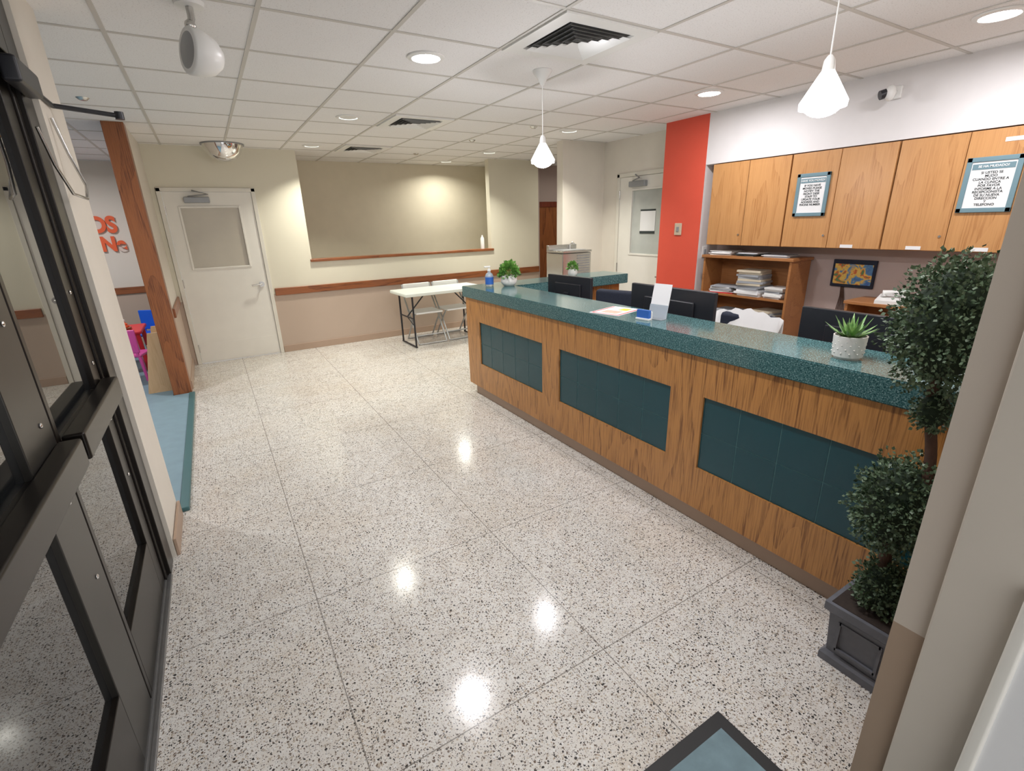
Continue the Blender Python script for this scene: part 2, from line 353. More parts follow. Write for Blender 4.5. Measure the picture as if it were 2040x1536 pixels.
b=B(); b.box(.045,.095,2.35,2.62,2.08,2.16,bev=.01).tube([(.06,2.6,2.12),(.07,2.89,2.11),(.28,2.96,2.10)],.010).cyl((.28,2.96,2.085),(.28,2.96,2.115),.018); b.out('door_closer',M_black,e)
b=B(); b.tube([(.06,2.55,1.98),(.07,2.60,1.86),(.09,2.66,1.76),(.12,2.72,1.745),(.12,2.78,1.80),(.09,2.80,1.92),(.07,2.80,2.05)],.006); b.out('cable',M_metal,e)
# ------------------------------------------------------------------ reception counter
c=thing('reception_counter','oak veneer reception counter with teal tile panels','counter',(2,2.2,0))
def cy(y): return y-2.2
CE=.325
panels=[(2.89,3.90),(1.67,2.68),(.45,1.46)]
b=B(); Z0,Z1=.10,.945
b.box(.03,.16,cy(CE),cy(4.12),Z0,Z1)
b.box(0,.03,cy(CE),cy(4.15),Z0,.34).box(0,.03,cy(CE),cy(4.15),.74,Z1)
for a,d2 in ((CE,.45),(1.46,1.67),(2.68,2.89),(3.90,4.15)): b.box(0,.03,cy(a),cy(d2),.34,.74)
b.box(.16,1.78,cy(3.97),cy(4.12),Z0,Z1)
b.out('body',M_oak,c,smooth=False)
B().box(.035,.15,cy(CE),cy(4.08),0,Z0).box(.15,1.74,cy(3.99),cy(4.08),0,Z0).out('toe_kick',M_base,c,smooth=False)
for (a,d2) in panels:
    b=B(); b.box(.012,.028,cy(a),cy(d2),.34,.74,1); w=(d2-a)/5
    for i in range(5):
        for j in range(2): b.box(.0105,.02,cy(a)+i*w+.0024,cy(a)+(i+1)*w-.0024,.34+j*.2+.0024,.34+(j+1)*.2-.0024,0)
    b.out('tile_panel',[M_teal,M_grout],c,smooth=False)
pts=[(-.015,cy(CE-.01)),(.36,cy(CE-.01)),(.36,cy(3.87)),(1.81,cy(3.87)),(1.81,cy(4.26)),(-.015,cy(4.19))]
b=B(); b.prism(pts,.945,1.043,'z')
bmesh.ops.bevel(b.bm,geom=list(b.bm.edges),offset=.005,segments=2,affect='EDGES'); b.wn=True; b.out('countertop',M_top,c)
o=thing('desk','white work desk behind the reception counter','desk',(2.69,2.0,0))
B().box(-.29,.29,-1.64,1.80,.715,.745,bev=.004).out('desk_top',M_plw,o)
for y in (-1.62,.0,1.76): B().box(-.27,.27,y-.015,y+.015,0,.715).out('leg',M_plw,o)
# ------------------------------------------------------------------ wall cabinets
def cabinet(y0,y1,lab,g,z=(1.33,2.07)):
    o=thing('wall_cabinet',lab,'cabinet',(4.6,(y0+y1)/2,z[0]),group=g); w=y1-y0; h=z[1]-z[0]
    B().box(-.28,-.004,-w/2+.002,w/2-.002,0,h).out('body',M_cab,o,smooth=False)
    for s in (-1,1):
        a,b2=(-w/2+.004,-.002) if s<0 else (.002,w/2-.004)
        B().box(-.303,-.283,a,b2,.004,h-.004,bev=.002).out('door',M_cab,o)
    B().cyl((-.303,.035,.10),(-.309,.035,.10),.008,seg=14).out('lock',M_metal,o)
    return o
G1='wall cabinets above the work area'
cabinet(2.535,3.30,'oak veneer wall cabinet beside the coral red pilaster',G1)
c2=cabinet(1.772,2.53,'oak veneer wall cabinet with a framed notice',G1)
c3=cabinet(1.01,1.767,'oak veneer wall cabinet with a Spanish framed notice',G1)
for yy,zz,pp in ((1.56,1.35,c3),(1.20,1.35,c3),(1.17,2.0,c3),(2.0,1.35,c2)):
    B().box(4.2945,4.2965,yy-.045,yy+.045,zz-.012,zz+.012).out('label_strip',M_paper,pp,loc=tuple(-v for v in pp.location))
def notice(yc,zc,w,h,head,body,lab,ts):
    o=thing('framed_notice',lab,'sign',(4.296,yc,zc-h/2))
    b=B(); f=.028; b.box(-.014,0,-w/2,-w/2+f,0,h,bev=.003).box(-.014,0,w/2-f,w/2,0,h,bev=.003).box(-.014,0,-w/2,w/2,0,f,bev=.003).box(-.014,0,-w/2,w/2,h-f,h,bev=.003); b.out('frame',M_blueg,o)
    B().box(-.008,0,-w/2+f,w/2-f,f,h-f).box(-.010,-.007,-w/2+f+.005,w/2-f-.005,h-f-.045,h-f-.012,1).out('sheet',[M_paper,M_blueg],o)
    text(head,ts*.95,(-.0105,0,h-f-.018),FX,M_paper,o,bold=.0004)
    text(body,ts,(-.0088,0,h-f-.055),FX,M_ink,o,bold=.0004,sp=.95)
notice(2.33,1.745,.26,.33,'HAVE YOU MOVED?','IF YOU HAVE\nMOVED PLEASE\nNOTIFY THE\nFRONT DESK\nSTAFF TO\nUPDATE YOUR\nADDRESS AND\nPHONE NUMBER','English moving notice in slate blue frame',.022)
notice(1.235,1.745,.27,.33,'SE HA MUDADO?','SI USTED SE\nMUDO\nCUANDO ENTRE A\nLA CLINICA\nPOR FAVOR\nINFORME A LA\nRECEPCIONISTA\nDE SU NUEVA\nDIRECCION\nY\nTELEFONO','Spanish moving notice in slate blue frame',.0200)
# bookcase
o=thing('bookcase','wooden bookcase with papers on its shelves','bookcase',(4.45,2.85,0))
B().box(-.16,.14,-.45,-.43,0,1.21).box(-.16,.14,.43,.45,0,1.21).box(.12,.14,-.43,.43,0,1.21).out('body',M_book,o,smooth=False)
B().box(-.18,.145,-.47,.465,1.21,1.235,bev=.003).out('top_board',M_book,o)
for z in (.08,.34,.60,.86): B().box(-.155,.12,-.43,.43,z-.01,z+.01).out('shelf',M_book,o,smooth=False)
def stack(name,x,y,z,w,d,h,n,mats,lab,cat,rot=0,seed=1):
    rnd=random.Random(seed); b=B(); t=h/n
    for i in range(n):
        M=Matrix.Translation((rnd.uniform(-.012,.012),rnd.uniform(-.012,.012),0))@Matrix.Rotation(rnd.uniform(-.12,.12),4,'Z')
        k=rnd.uniform(.85,1); b.box(-w/2*k,w/2*k,-d/2*k,d/2*k,i*t,i*t+t*.93,rnd.randrange(len(mats)),mat=M)
    return b.out(name,mats,loc=(x,y,z),rot=(0,0,rot),label=lab,cat=cat,smooth=False)
M_g1=paint('grey_card',(.35,.37,.40),.6); M_g2=paint('manila',(.62,.55,.42),.6)
pm=[M_paper,M_plw,M_g1]
stack('paper_stack',4.43,3.15,1.235,.22,.24,.04,6,pm,'loose paper stack on top of the bookcase','papers',.1,1)
stack('paper_stack',4.42,2.86,1.235,.22,.22,.03,6,[M_paper,M_g1,M_ink],'dark and white papers on top of the bookcase','papers',-.05,2)
stack('paper_stack',4.43,2.58,1.235,.22,.24,.022,4,pm,'thin paper pile on top of the bookcase','papers',.05,3)
stack('paper_stack',4.41,2.80,.87,.22,.25,.24,12,[M_paper,M_g2,M_g1,M_kr],'tall pile of binders and forms on a shelf','papers',.05,4)
stack('paper_stack',4.41,3.10,.87,.22,.24,.07,7,[M_paper,M_g1,M_kr],'low pile of forms on a shelf','papers',.15,5)
stack('paper_stack',4.41,2.55,.87,.20,.18,.10,6,pm,'pile of white forms on a shelf','papers',-.1,6)
stack('paper_stack',4.41,3.0,.61,.22,.3,.10,7,pm,'pile of white paper on the lower shelf','papers',.1,8)
stack('paper_stack',4.41,2.62,.61,.22,.22,.14,8,[M_paper,M_g2,M_g1],'pile of folders on the lower shelf','papers',-.1,9)
# low cabinet with phone
o=thing('low_cabinet','low wooden cabinet with open front','cabinet',(4.4,1.62,0))
B().box(-.15,.19,-.30,.30,.915,.94,bev=.003).out('top_board',M_book,o)
B().box(-.14,.19,-.29,-.27,0,.915).box(-.14,.19,.27,.29,0,.915).box(.17,.19,-.27,.27,0,.915).out('body',M_book,o,smooth=False)
for z in (.11,.61): B().box(-.13,.17,-.27,.27,z-.01,z+.01).out('shelf',M_book,o,smooth=False)
o=thing('desk_phone','white desk telephone on the low cabinet','telephone',(4.36,1.63,.94),(0,0,.2))
B().prism([(-.09,0),(.09,0),(.09,.055),(-.09,.025)],-.10,.10,'y').out('base',M_plw,o,smooth=False)
B().tube([(0,.06,.05),(0,.065,.075),(0,0,.085),(0,-.05,.08)],[.02,.022,.014,.018]).out('handset',M_plw,o)
# painting
def paintmat():
    m,nt,b=newmat('folk_painting'); v=coords(nt); n=noise(nt,v,16,2,.5,.6)
    L(nt,ramp(nt,n,[(.3,(.05,.12,.35)),(.4,(.10,.25,.40)),(.46,(.70,.42,.08)),(.53,(.75,.55,.12)),(.58,(.65,.12,.03)),(.66,(.10,.22,.08))]),b.inputs['Base Color']); return m
o=thing('framed_painting','small colourful painting in dark blue frame','painting',(4.6,2.04,1.0),(0,0,0))
B().box(-.02,-.003,-.165,.165,0,.225,bev=.003).out('frame',M_navy,o); B().box(-.023,-.019,-.145,.145,.025,.19).out('canvas',paintmat(),o)
b=B()
for i in range(6): b.tube([(4.595,2.10+i*.004,1.005),(4.59,2.10+(i-3)*.006,.92),(4.592,2.10+(i-3)*.014,.78)],.003)
b.out('twig_bundle',M_trunk,label='dried twig bundle hanging under the painting',cat='twigs')
# switches
o=thing('light_switch','beige switch plate on the coral red pilaster','switch',(4.297,3.66,1.42)); B().box(-.012,0,-.045,.045,0,.12,bev=.004).out('plate',M_sand,o); B().box(-.02,-.01,-.015,.015,.035,.085,bev=.003).out('rocker',M_grey,o)
o=thing('wall_outlet','white outlet plate on the pilaster side','outlet',(4.40,3.39,1.20)); B().box(-.035,.035,-.006,0,0,.11,bev=.002).out('plate',M_plw,o); B().box(-.015,.015,-.01,-.005,.03,.08,bev=.002).out('socket',M_g1,o)
# ------------------------------------------------------------------ security camera
o=thing('security_camera','small security camera with black face on white bracket','camera',(4.29,1.86,2.36))
B().box(-.012,.012,-.035,.035,-.02,.06,bev=.006).tube([(-.01,0,.02),(-.05,0,.03),(-.07,0,.02)],.012).out('bracket',M_plw,o)
B().sph((-.09,0,.01),(.035,.035,.05),0).out('housing',M_plw,o); B().cyl((-.10,.02,.01),(-.125,.045,0),.030,seg=20).out('lens_face',M_black,o)
# ------------------------------------------------------------------ monitors
def monitor(x,y,rz,w,ztop,lab):
    o=thing('computer_monitor',lab,'monitor',(x,y,.745),(0,0,rz)); H=ztop-.745; h=w*.56
    h=min(h,H-.04)
    b=B(); b.box(-.012,.02,-w/2,w/2,H-h,H,bev=.006).box(-.028,-.01,-w*.3,w*.3,H-h*.8,H-h*.2,bev=.008); b.out('housing',M_black,o)
    B().box(.0195,.022,-w/2+.01,w/2-.01,H-h+.02,H-.01).out('screen',M_ink,o)
    b=B(); b.box(-.045,-.025,-.03,.03,.01,H-h*.45,bev=.004).box(-.11,.09,-.11,.11,0,.012,bev=.004); b.out('stand',M_black,o)
monitor(2.70,3.47,.08,.56,1.135,'black computer monitor near the counter corner')
monitor(2.58,2.22,0,.70,1.165,'large black computer monitor seen from behind')
monitor(2.60,1.03,0,.66,1.15,'black computer monitor behind the potted aloe')
B().box(2.562,2.567,2.02,2.08,1.0,1.06).out('sticky_note',M_ky,label='yellow sticky note on the monitor back',cat='sticky note')
B().box(2.582,2.587,.80,.86,.99,1.07).out('sticky_note',M_ky,label='yellow sticky note beside the potted aloe',cat='sticky note')
# office chairs
def ochair(x,y,rz,lab,zt):
    o=thing('office_chair',lab,'chair',(x,y,0),(0,0,rz))
    b=B(); b.box(-.05,.03,-.22,.22,zt-.42,zt,bev=.035).out('backrest',M_navy,o)
    B().box(.0,.46,-.24,.24,.43,.50,bev=.03).out('seat',M_navy,o)
    B().tube([(-.03,0,zt-.3),(-.06,0,.48),(.15,0,.42)],.018).out('back_bar',M_black,o)
    B().cyl((.22,0,.08),(.22,0,.43),.025).out('gas_lift',M_grey,o)
    b=B()
    for i in range(5):
        a=i*2*math.pi/5; p=(.22+.27*math.cos(a),.27*math.sin(a)); b.tube([(.22,0,.1),(p[0],p[1],.075)],.018).sph((p[0],p[1],.03),.03,0,10)
    b.out('wheel_base',M_black,o); return o
ochair(3.22,3.40,.3,'navy office chair behind the counter corner',.97)
ochair(3.5,2.22,.2,'office chair with a white jacket over its back',.88)
b=B(); n=18; mrows=9; vs=[]
for r in range(mrows):
    t=r/(mrows-1); row=[]
    for k in range(n):
        u=k/(n-1)-.5; x=-.14+.24*t; z=.30*(-abs(t-.5)*2)+.90+.01*math.sin(u*30+t*4); row.append(b.bm.verts.new((3.5-.02+(x+.02)*.8-.02,2.22+u*.56*(1-.15*abs(t-.5))+.01*math.sin(t*9),z+.02*math.cos(u*6))))
    vs.append(row)
for r in range(mrows-1):
    for k in range(n-1): b.bm.faces.new((vs[r][k],vs[r][k+1],vs[r+1][k+1],vs[r+1][k]))
o=b.out('white_jacket',M_paper,label='white jacket draped over a chair back',cat='jacket'); md=o.modifiers.new('s','SOLIDIFY'); md.thickness=.012
# ------------------------------------------------------------------ counter items
o=thing('sanitizer_bottle','clear pump bottle of hand sanitizer with blue label','bottle',(2.17,3.98,1.043))
B().lathe([(0,0),(.034,0),(.038,.006),(.038,.095),(.03,.115),(.014,.125),(.014,.14),(0,.14)],seg=24).out('bottle_body',M_clear,o)
B().lathe([(.0385,.02),(.0388,.02),(.0388,.085),(.0385,.085)],seg=24).out('label_band',M_pblue,o)
B().cyl((0,0,.14),(0,0,.155),.016).cyl((0,0,.155),(0,0,.175),.005).box(-.05,.012,-.008,.008,.172,.184,bev=.003).out('pump',M_plw,o)
def leafy(b,n,cx,cz,R,H,size,m,rnd,droop=.3):
    for i in range(n):
        a=rnd.uniform(0,6.283); e2=rnd.uniform(-.15,1.3); rr=R*rnd.uniform(.5,1)
        p=Vector((cx[0]+rr*math.cos(a)*math.cos(e2),cx[1]+rr*math.sin(a)*math.cos(e2),cz+H*math.sin(e2)*rnd.uniform(.6,1)))
        d=Vector((math.cos(a)*math.cos(e2),math.sin(a)*math.cos(e2),math.sin(e2)+rnd.uniform(-.4,.4))).normalized(); w=d.orthogonal(); w.rotate(Matrix.Rotation(rnd.uniform(0,6.28),3,d)); nrm=d.cross(w)
        s=size*rnd.uniform(.7,1.2)
        v=[p,p+d*s*.5+w*s*.35+nrm*s*.06,p+d*s,p+d*s*.5-w*s*.35+nrm*s*.06]
        b.poly(v,m)
def potplant(loc,lab,pr,ph,R,H,n,size,seed):
    o=thing('potted_plant',lab,'plant',loc); rnd=random.Random(seed)
    b=B(); b.lathe([(0,0),(pr*.6,0),(pr*.95,ph*.3),(pr,ph*.6),(pr*.85,ph),(pr*.75,ph),(pr*.75,ph*.85),(0,ph*.85)],seg=32)
    b.out('pot',M_pot,o)
    B().cyl((0,0,ph*.8),(0,0,ph*.9),pr*.74).out('soil',M_soil,o)
    b=B(); leafy(b,n,(0,0),ph+.005,R,H,size,0,rnd)
    for i in range(10):
        a=i*.63; b.tube([(0,0,ph*.85),(R*.3*math.cos(a),R*.3*math.sin(a),ph+H*.4),(R*.7*math.cos(a),R*.7*math.sin(a),ph+H*.7)],.002,seg=5)
    b.out('foliage',M_leaf2,o,recalc=False)
potplant((2.32,3.88,1.043),'leafy green plant in a round white pot on the counter',.075,.095,.09,.115,360,.034,3)
potplant((3.22,4.08,1.043),'small green plant in a white pot near the cooler',.05,.075,.055,.07,150,.025,5)
o=thing('potted_aloe','spiky aloe in a white patterned ceramic pot','plant',(2.15,.92,1.043)); o.scale=(.9,.9,.9)
b=B(); b.lathe([(0,0),(.05,0),(.052,.01),(.060,.012),(.066,.105),(.060,.105),(.056,.085),(0,.085)],seg=40)
for i in range(12):
    a=i*math.pi/6
    for j in range(4): b.sph((.0625*math.cos(a+j*.26),.0625*math.sin(a+j*.26),.03+j*.018),.0035,0,6)
b.out('pot',M_pot,o); B().cyl((0,0,.08),(0,0,.09),.056).out('soil',M_soil,o)
b=B(); rnd=random.Random(4)
for ringn,(cnt,tilt,ln) in enumerate([(11,1.15,.12),(9,.75,.12),(5,.3,.10)]):
    for i in range(cnt):
        a=i*2*math.pi/cnt+ringn*.4+rnd.uniform(-.1,.1); d=Vector((math.cos(a)*math.sin(tilt),math.sin(a)*math.sin(tilt),math.cos(tilt))); up=Vector((0,0,1)); side=d.cross(up).normalized(); nr=side.cross(d)
        l=ln*rnd.uniform(.85,1.1); secs=[]
        for t,w in ((0,.010),(.35,.012),(.7,.007),(1,.0006)):
            p=Vector((0,0,.088))+d*l*t+nr*l*.12*t*t
            secs.append([b.bm.verts.new(q) for q in (p+side*w,p+nr*w*.25,p-side*w,p-nr*w*.55)])
        for s0,s1 in zip(secs[:-1],secs[1:]):
            for k in range(4): b.bm.faces.new((s0[k],s0[(k+1)%4],s1[(k+1)%4],s1[k]))
b.out('leaves',M_aloe,o)
o=thing('sign_holder','upright white card in a clear holder','sign',(2.19,1.97,1.043),(0,0,.12))
R=Matrix.Rotation(.2,4,'Y')
B().box(-.002,.002,-.06,.06,.004,.20,mat=R).out('card',M_paper,o); B().box(-.0045,-.0025,-.062,.062,.0,.08,mat=R).box(-.05,.01,-.062,.062,0,.003).out('holder',M_clear,o)
o=thing('card_box','blue and white business cards in small holder','cards',(2.10,1.99,1.043),(0,0,.12))
B().box(-.02,.02,-.045,.045,0,.012,bev=.002).box(.01,.02,-.045,.045,0,.05).out('holder',M_plw,o); B().box(-.012,.008,-.042,.042,.012,.058).out('cards',M_pblue,o)
M_fly=paint('flyer_print',(.75,.45,.35),.5,.3,60)
o=thing('flyer','printed flyer with red border lying on countertop','paper',(2.17,2.30,1.0435),(0,0,.25)); B().box(-.14,.14,-.108,.108,0,.0015).out('sheet',M_paper,o,smooth=False); b=B()
b.box(-.13,.13,-.1,-.088,.0015,.002,0).box(-.13,.13,.088,.1,.0015,.002,0).box(-.13,-.118,-.09,.09,.0015,.002,0).box(-.09,.0,-.06,.06,.0015,.002,1).box(.03,.10,-.06,.0,.0015,.002,2); b.out('print',[M_kr,M_fly,M_ky],o,smooth=False)
# water cooler
o=thing('water_cooler','stainless steel drinking water cooler by the column','water cooler',(3.84,4.95,0))
B().box(-.22,.22,-.17,.17,0,1.22,bev=.01).out('cabinet',M_metal,o)
b=B(); b.box(-.22,.22,-.18,.17,1.225,1.25,bev=.006).box(-.22,.22,.12,.17,1.25,1.31,bev=.006).box(-.17,.17,-.12,.10,1.251,1.255,1); b.out('basin',[M_metal,M_grey],o)
B().tube([(.1,.1,1.25),(.1,.1,1.31),(.1,.05,1.335),(.1,.02,1.32)],.01).out('spout',M_chrome,o)
b=B()
for i in range(12): b.box(.0,.19,-.176,-.168,.85+i*.03,.862+i*.03)
b.out('vent_grille',M_grey,o,smooth=False)
# ------------------------------------------------------------------ folding table & chairs
o=thing('folding_table','white plastic folding table with black metal legs','table',(2.68,6.42,0),(0,0,.03))
B().box(-.61,.61,-.30,.30,.70,.745,bev=.012).out('table_top',M_tblw,o)
for s in (-1,1):
    x=s*.50; b=B(); b.tube([(x,-.24,.01),(x,-.24,.70)],.013).tube([(x,.24,.01),(x,.24,.70)],.013).tube([(x,-.26,.015),(x,.26,.015)],.012).tube([(x,-.24,.40),(x,.24,.40)],.010).tube([(x,0,.40),(x*.45,0,.68)],.009).tube([(x,-.24,.30),(x,.0,.40)],.006)
    b.out('leg_frame',M_black,o)
def fchair(loc,rz):
    o=thing('folding_chair','grey metal folding chair with white seat tucked under table','chair',loc,(0,0,rz),group='folding chairs at the folding table')
    B().box(-.20,.20,-.20,.18,.42,.445,bev=.01).out('seat',M_plw,o)
    b=B(); b.box(-.20,.20,.245,.268,.64,.80,bev=.01); b.out('backrest',M_plw,o)
    for s in (-1,1):
        x=s*.21
        B().tube([(x,.265,.79),(x,.20,.60),(x,.05,.42),(x,-.24,.012)],.011).out('leg',M_tube,o)
        B().tube([(x*.9,-.12,.42),(x*.9,.05,.25),(x*.9,.25,.012)],.011).out('leg',M_tube,o)
    for y,z in ((-.24,.012),(.25,.012),(-.17,.12)): B().tube([(-.2,y,z),(.2,y,z)],.010).out('cross_bar',M_tube,o)
    return o
f1=fchair((2.48,6.52,0),0); dup(f1,(2.95,6.54,0),(0,0,.02))
b=B(); b.lathe([(0,0),(.03,0),(.03,.16),(.012,.19),(.012,.21),(0,.21)],seg=20); b.out('spray_bottle',M_plw,loc=(3.80,7.15,1.20),label='small white bottle on the wooden sill',cat='bottle')
# ------------------------------------------------------------------ ceiling fixtures
def light(name,kind,loc,energy,parent,size=.08,color=(1,1,1),rot=(0,0,0),spread=None):
    l=bpy.data.lights.new(name,kind); l.energy=energy; l.color=color
    if kind=='AREA':
        l.shape='DISK'; l.size=size*2
        if spread: l.spread=math.radians(spread)
    else: l.shadow_soft_size=size
    o=bpy.data.objects.new(name,l); COL.objects.link(o); o.location=loc; o.rotation_euler=rot; o.parent=parent; return o
COOL=(.985,.97,1); WARM=(1,.98,.87)
def downlight(x,y,bright,W,col,g,spread=112):
    o=thing('recessed_downlight','bright round recessed ceiling light' if bright else 'dim round recessed ceiling light with reflector','ceiling light',(x,y,HC),group=g)
    B().lathe([(.078,-.007),(.082,-.012),(.105,-.007),(.108,-.001),(.078,-.001)],seg=40).out('trim_ring',M_plw,o)
    if bright: B().lathe([(0,-.022),(.04,-.019),(.079,-.009),(.079,-.003),(0,-.003)],seg=40).out('lens',M_lensB,o)
    else: B().lathe([(0,-.004),(.05,-.004),(.079,-.008),(.079,-.0015),(0,-.0015)],seg=40).out('lens',M_lensD,o)
    if bright: light('lamp','AREA',(0,0,-.024),W,o,.075,col)
    else: light('lamp','AREA',(0,0,-.012),W,o,.07,col,spread=spread)
    return o
for y in (1.19,3.02): downlight(1.29,y,True,14,COOL,'bright recessed ceiling lights')
for y in (1.17,2.87): downlight(3.6,y,True,14,COOL,'bright recessed ceiling lights')
for y in (4.85,6.62): downlight(1.29,y,False,14,WARM,'dim recessed ceiling lights')
for y in (4.65,6.45): downlight(3.6,y,False,15,WARM,'dim recessed ceiling lights')
downlight(3.45,7.58,False,12,WARM,'dim recessed ceiling lights',150)
for p in ((-1.6,7.4),(-1.6,4.7)): downlight(p[0],p[1],False,26,COOL,'added playroom ceiling lights',170)  # unseen downlights, added to brighten the playroom
downlight(5.6,6.4,False,9,WARM,'dim recessed ceiling lights',170)
def pendant(x,y):
    o=thing('pendant_lamp','white pendant lamp with glowing cone shade above counter','lamp',(x,y,HC),group='pendant lamps above the counter')
    B().lathe([(0,-.09),(.012,-.085),(.03,-.05),(.06,-.012),(.062,-.001),(0,-.001)],seg=32).out('canopy',M_plw,o)
    B().tube([(0,0,-.08),(0,0,-.38)],.003).out('cord',M_plw,o)
    B().lathe([(.008,-.375),(.018,-.39),(.022,-.425),(.024,-.435),(.0,-.435)],seg=24).out('lamp_socket',M_plw,o)
    B().lathe([(.022,-.425),(.04,-.455),(.080,-.525),(.078,-.545),(.072,-.54),(.036,-.46),(.02,-.43)],seg=40).out('lamp_shade',M_shade,o)
    B().sph((0,0,-.530),(.066,.066,.045),0,24).out('bulb',M_bulb,o)
    light('lamp','POINT',(0,0,-.63),11,o,.04,COOL)
pendant(2.06,2.95); pendant(2.06,1.13)
def diffuser(x,y,w,lab):
    o=thing('air_vent',lab,'air vent',(x,y,HC)); b=B()
    def ring(a,c2,z0,z1,m=0):
        P=[[(s*q,t*q,z) for s,t in ((-1,-1),(1,-1),(1,1),(-1,1))] for q,z in ((a,z0),(c2,z1))]
        for k in range(4): b.poly([P[0][k],P[0][(k+1)%4],P[1][(k+1)%4],P[1][k]],m)
    ring(w,w-.0,-.001,-.012); ring(w,w*.72,-.012,-.012)
    ring(w*.72,w*.70,-.012,-.003)
    for k in range(5):
        q=w*(.68-.13*k); ring(q,q-w*.085,-.022,-.008); ring(q,q-w*.085,-.0215,-.0075)
    b.out('louvres',M_plw,o,recalc=False,smooth=False); B().box(-w*.7,w*.7,-w*.7,w*.7,-.003,-.001).out('duct_shade',M_cond,o,smooth=False)  # dark sheet paints the shade seen between the louvres
diffuser(1.912,2.41,.295,'large square white ceiling air diffuser'); diffuser(1.912,4.85,.28,'square white ceiling air diffuser'); diffuser(1.912,6.68,.28,'square white ceiling air diffuser')
def sprinkler(x,y):
    o=thing('sprinkler_head','small sprinkler head set in ceiling tile','sprinkler',(x,y,HC),group='ceiling sprinklers')
    B().lathe([(0,-.02),(.022,-.018),(.035,-.006),(.04,-.001),(0,-.001)],seg=24).out('cover',M_metal,o)
for p in ((-.55,4.9),(2.7,6.9),(3.1,4.6),(2.9,5.6)): sprinkler(*p)
o=thing('security_mirror','convex chrome dome mirror on ceiling at the wall','mirror',(.37,6.82,HC))
B().lathe([(0,-.19),(.06,-.183),(.12,-.155),(.17,-.105),(.20,-.04),(.205,-.012),(0,-.012)],seg=40).out('dome',M_chrome,o); B().lathe([(.20,-.014),(.22,-.014),(.22,-.001),(0,-.001)],seg=40).out('rim',M_grey,o)
# emergency flood lamp
o=thing('flood_lamp','white flood lamp on swivel bracket under ceiling','lamp',(.13,2.78,HC))
B().lathe([(0,-.02),(.055,-.018),(.06,-.001),(0,-.001)],seg=28).out('mount',M_plw,o)
B().tube([(0,0,-.02),(0,0,-.06),(-.01,-.01,-.09)],.014).sph((-.01,-.01,-.09),.022,0,14).out('swivel_arm',M_metal,o)
R=Matrix.Translation((-.015,-.02,-.19))@Vector((-.93,-.36,.10)).to_track_quat('Z','Y').to_matrix().to_4x4()
B().lathe([(0,-.11),(.04,-.104),(.07,-.075),(.088,-.025),(.092,.02),(.085,.028)],seg=36,mat=R).out('lamp_head',M_plw,o)
B().lathe([(0,.035),(.06,.032),(.084,.022),(.084,.018),(0,.018)],seg=36,mat=R).out('lens',M_grey,o)
# ------------------------------------------------------------------ playroom
o=thing('wall_lettering','orange cut-out lettering on playroom wall','sign',(-1.25,8.88,1.3)); 
text('KIDS',.29,(0.24,-.004,.55),FY,M_orange,o,ext=.01,align='RIGHT',bold=.012,sx=.85); text('ZONe',.26,(.29,-.004,.28),FY,M_orange,o,ext=.01,align='RIGHT',bold=.012,sx=.85)
def kchair(loc,rz,m,lab):
    o=thing('child_chair',lab,'chair',loc,(0,0,rz)); B().box(-.15,.15,-.15,.15,.27,.30,bev=.012).out('seat',m,o); B().box(-.15,.15,.13,.155,.32,.58,bev=.012).out('backrest',m,o)
    for sx in (-1,1):
        for sy in (-1,1): B().tube([(sx*.13,sy*.13,.28),(sx*.155,sy*.155,.0)],[.02,.014]).out('leg',m,o)
        B().tube([(sx*.12,.14,.28),(sx*.12,.145,.42)],.014).out('back_post',m,o)
kchair((-.90,8.05,.02),-.5,M_kb,'small blue plastic child chair'); kchair((-.96,6.75,.02),2.9,M_kp,'small pink plastic child chair')
o=thing('play_table','small red plastic play table','table',(-1.15,7.4,.02)); B().box(-.3,.3,-.3,.3,.44,.48,bev=.015).out('table_top',M_kr,o)
for sx in (-1,1):
    for sy in (-1,1): B().tube([(sx*.25,sy*.25,.45),(sx*.27,sy*.27,0)],.025).out('leg',M_kr,o)
o=thing('stacking_toy','wooden stacking toy on the play table','toy',(-1.02,7.3,.50)); B().box(-.06,.06,-.04,.04,0,.03,bev=.006).out('base',M_trimw,o); B().lathe([(0,.03),(.04,.03),(.045,.045),(.03,.06),(.035,.07),(.02,.085),(0,.1)],seg=20).out('rings',M_orange,o); B().sph((0,0,.11),.018).out('ball',M_paper,o)
o=thing('display_rack','light wooden slanted book rack','shelf',(-.66,6.0,.02))
for y in (-.02,.42): B().prism([(-.14,0),(.13,0),(.12,.62),(-.02,.62)],y,y+.02,'y').out('side_panel',M_pine,o,smooth=False)
for i in range(3): 
    x=-.11+i*.03; z=.12+i*.18; B().prism([(x,z),(.11,z),(.11,z+.015),(x,z+.015)],0,.42,'y').out('rack_shelf',M_pine,o,smooth=False)
B().prism([(.09,.02),(.11,.02),(.11,.6),(.095,.6)],0,.42,'y').out('back_panel',M_pine,o,smooth=False)
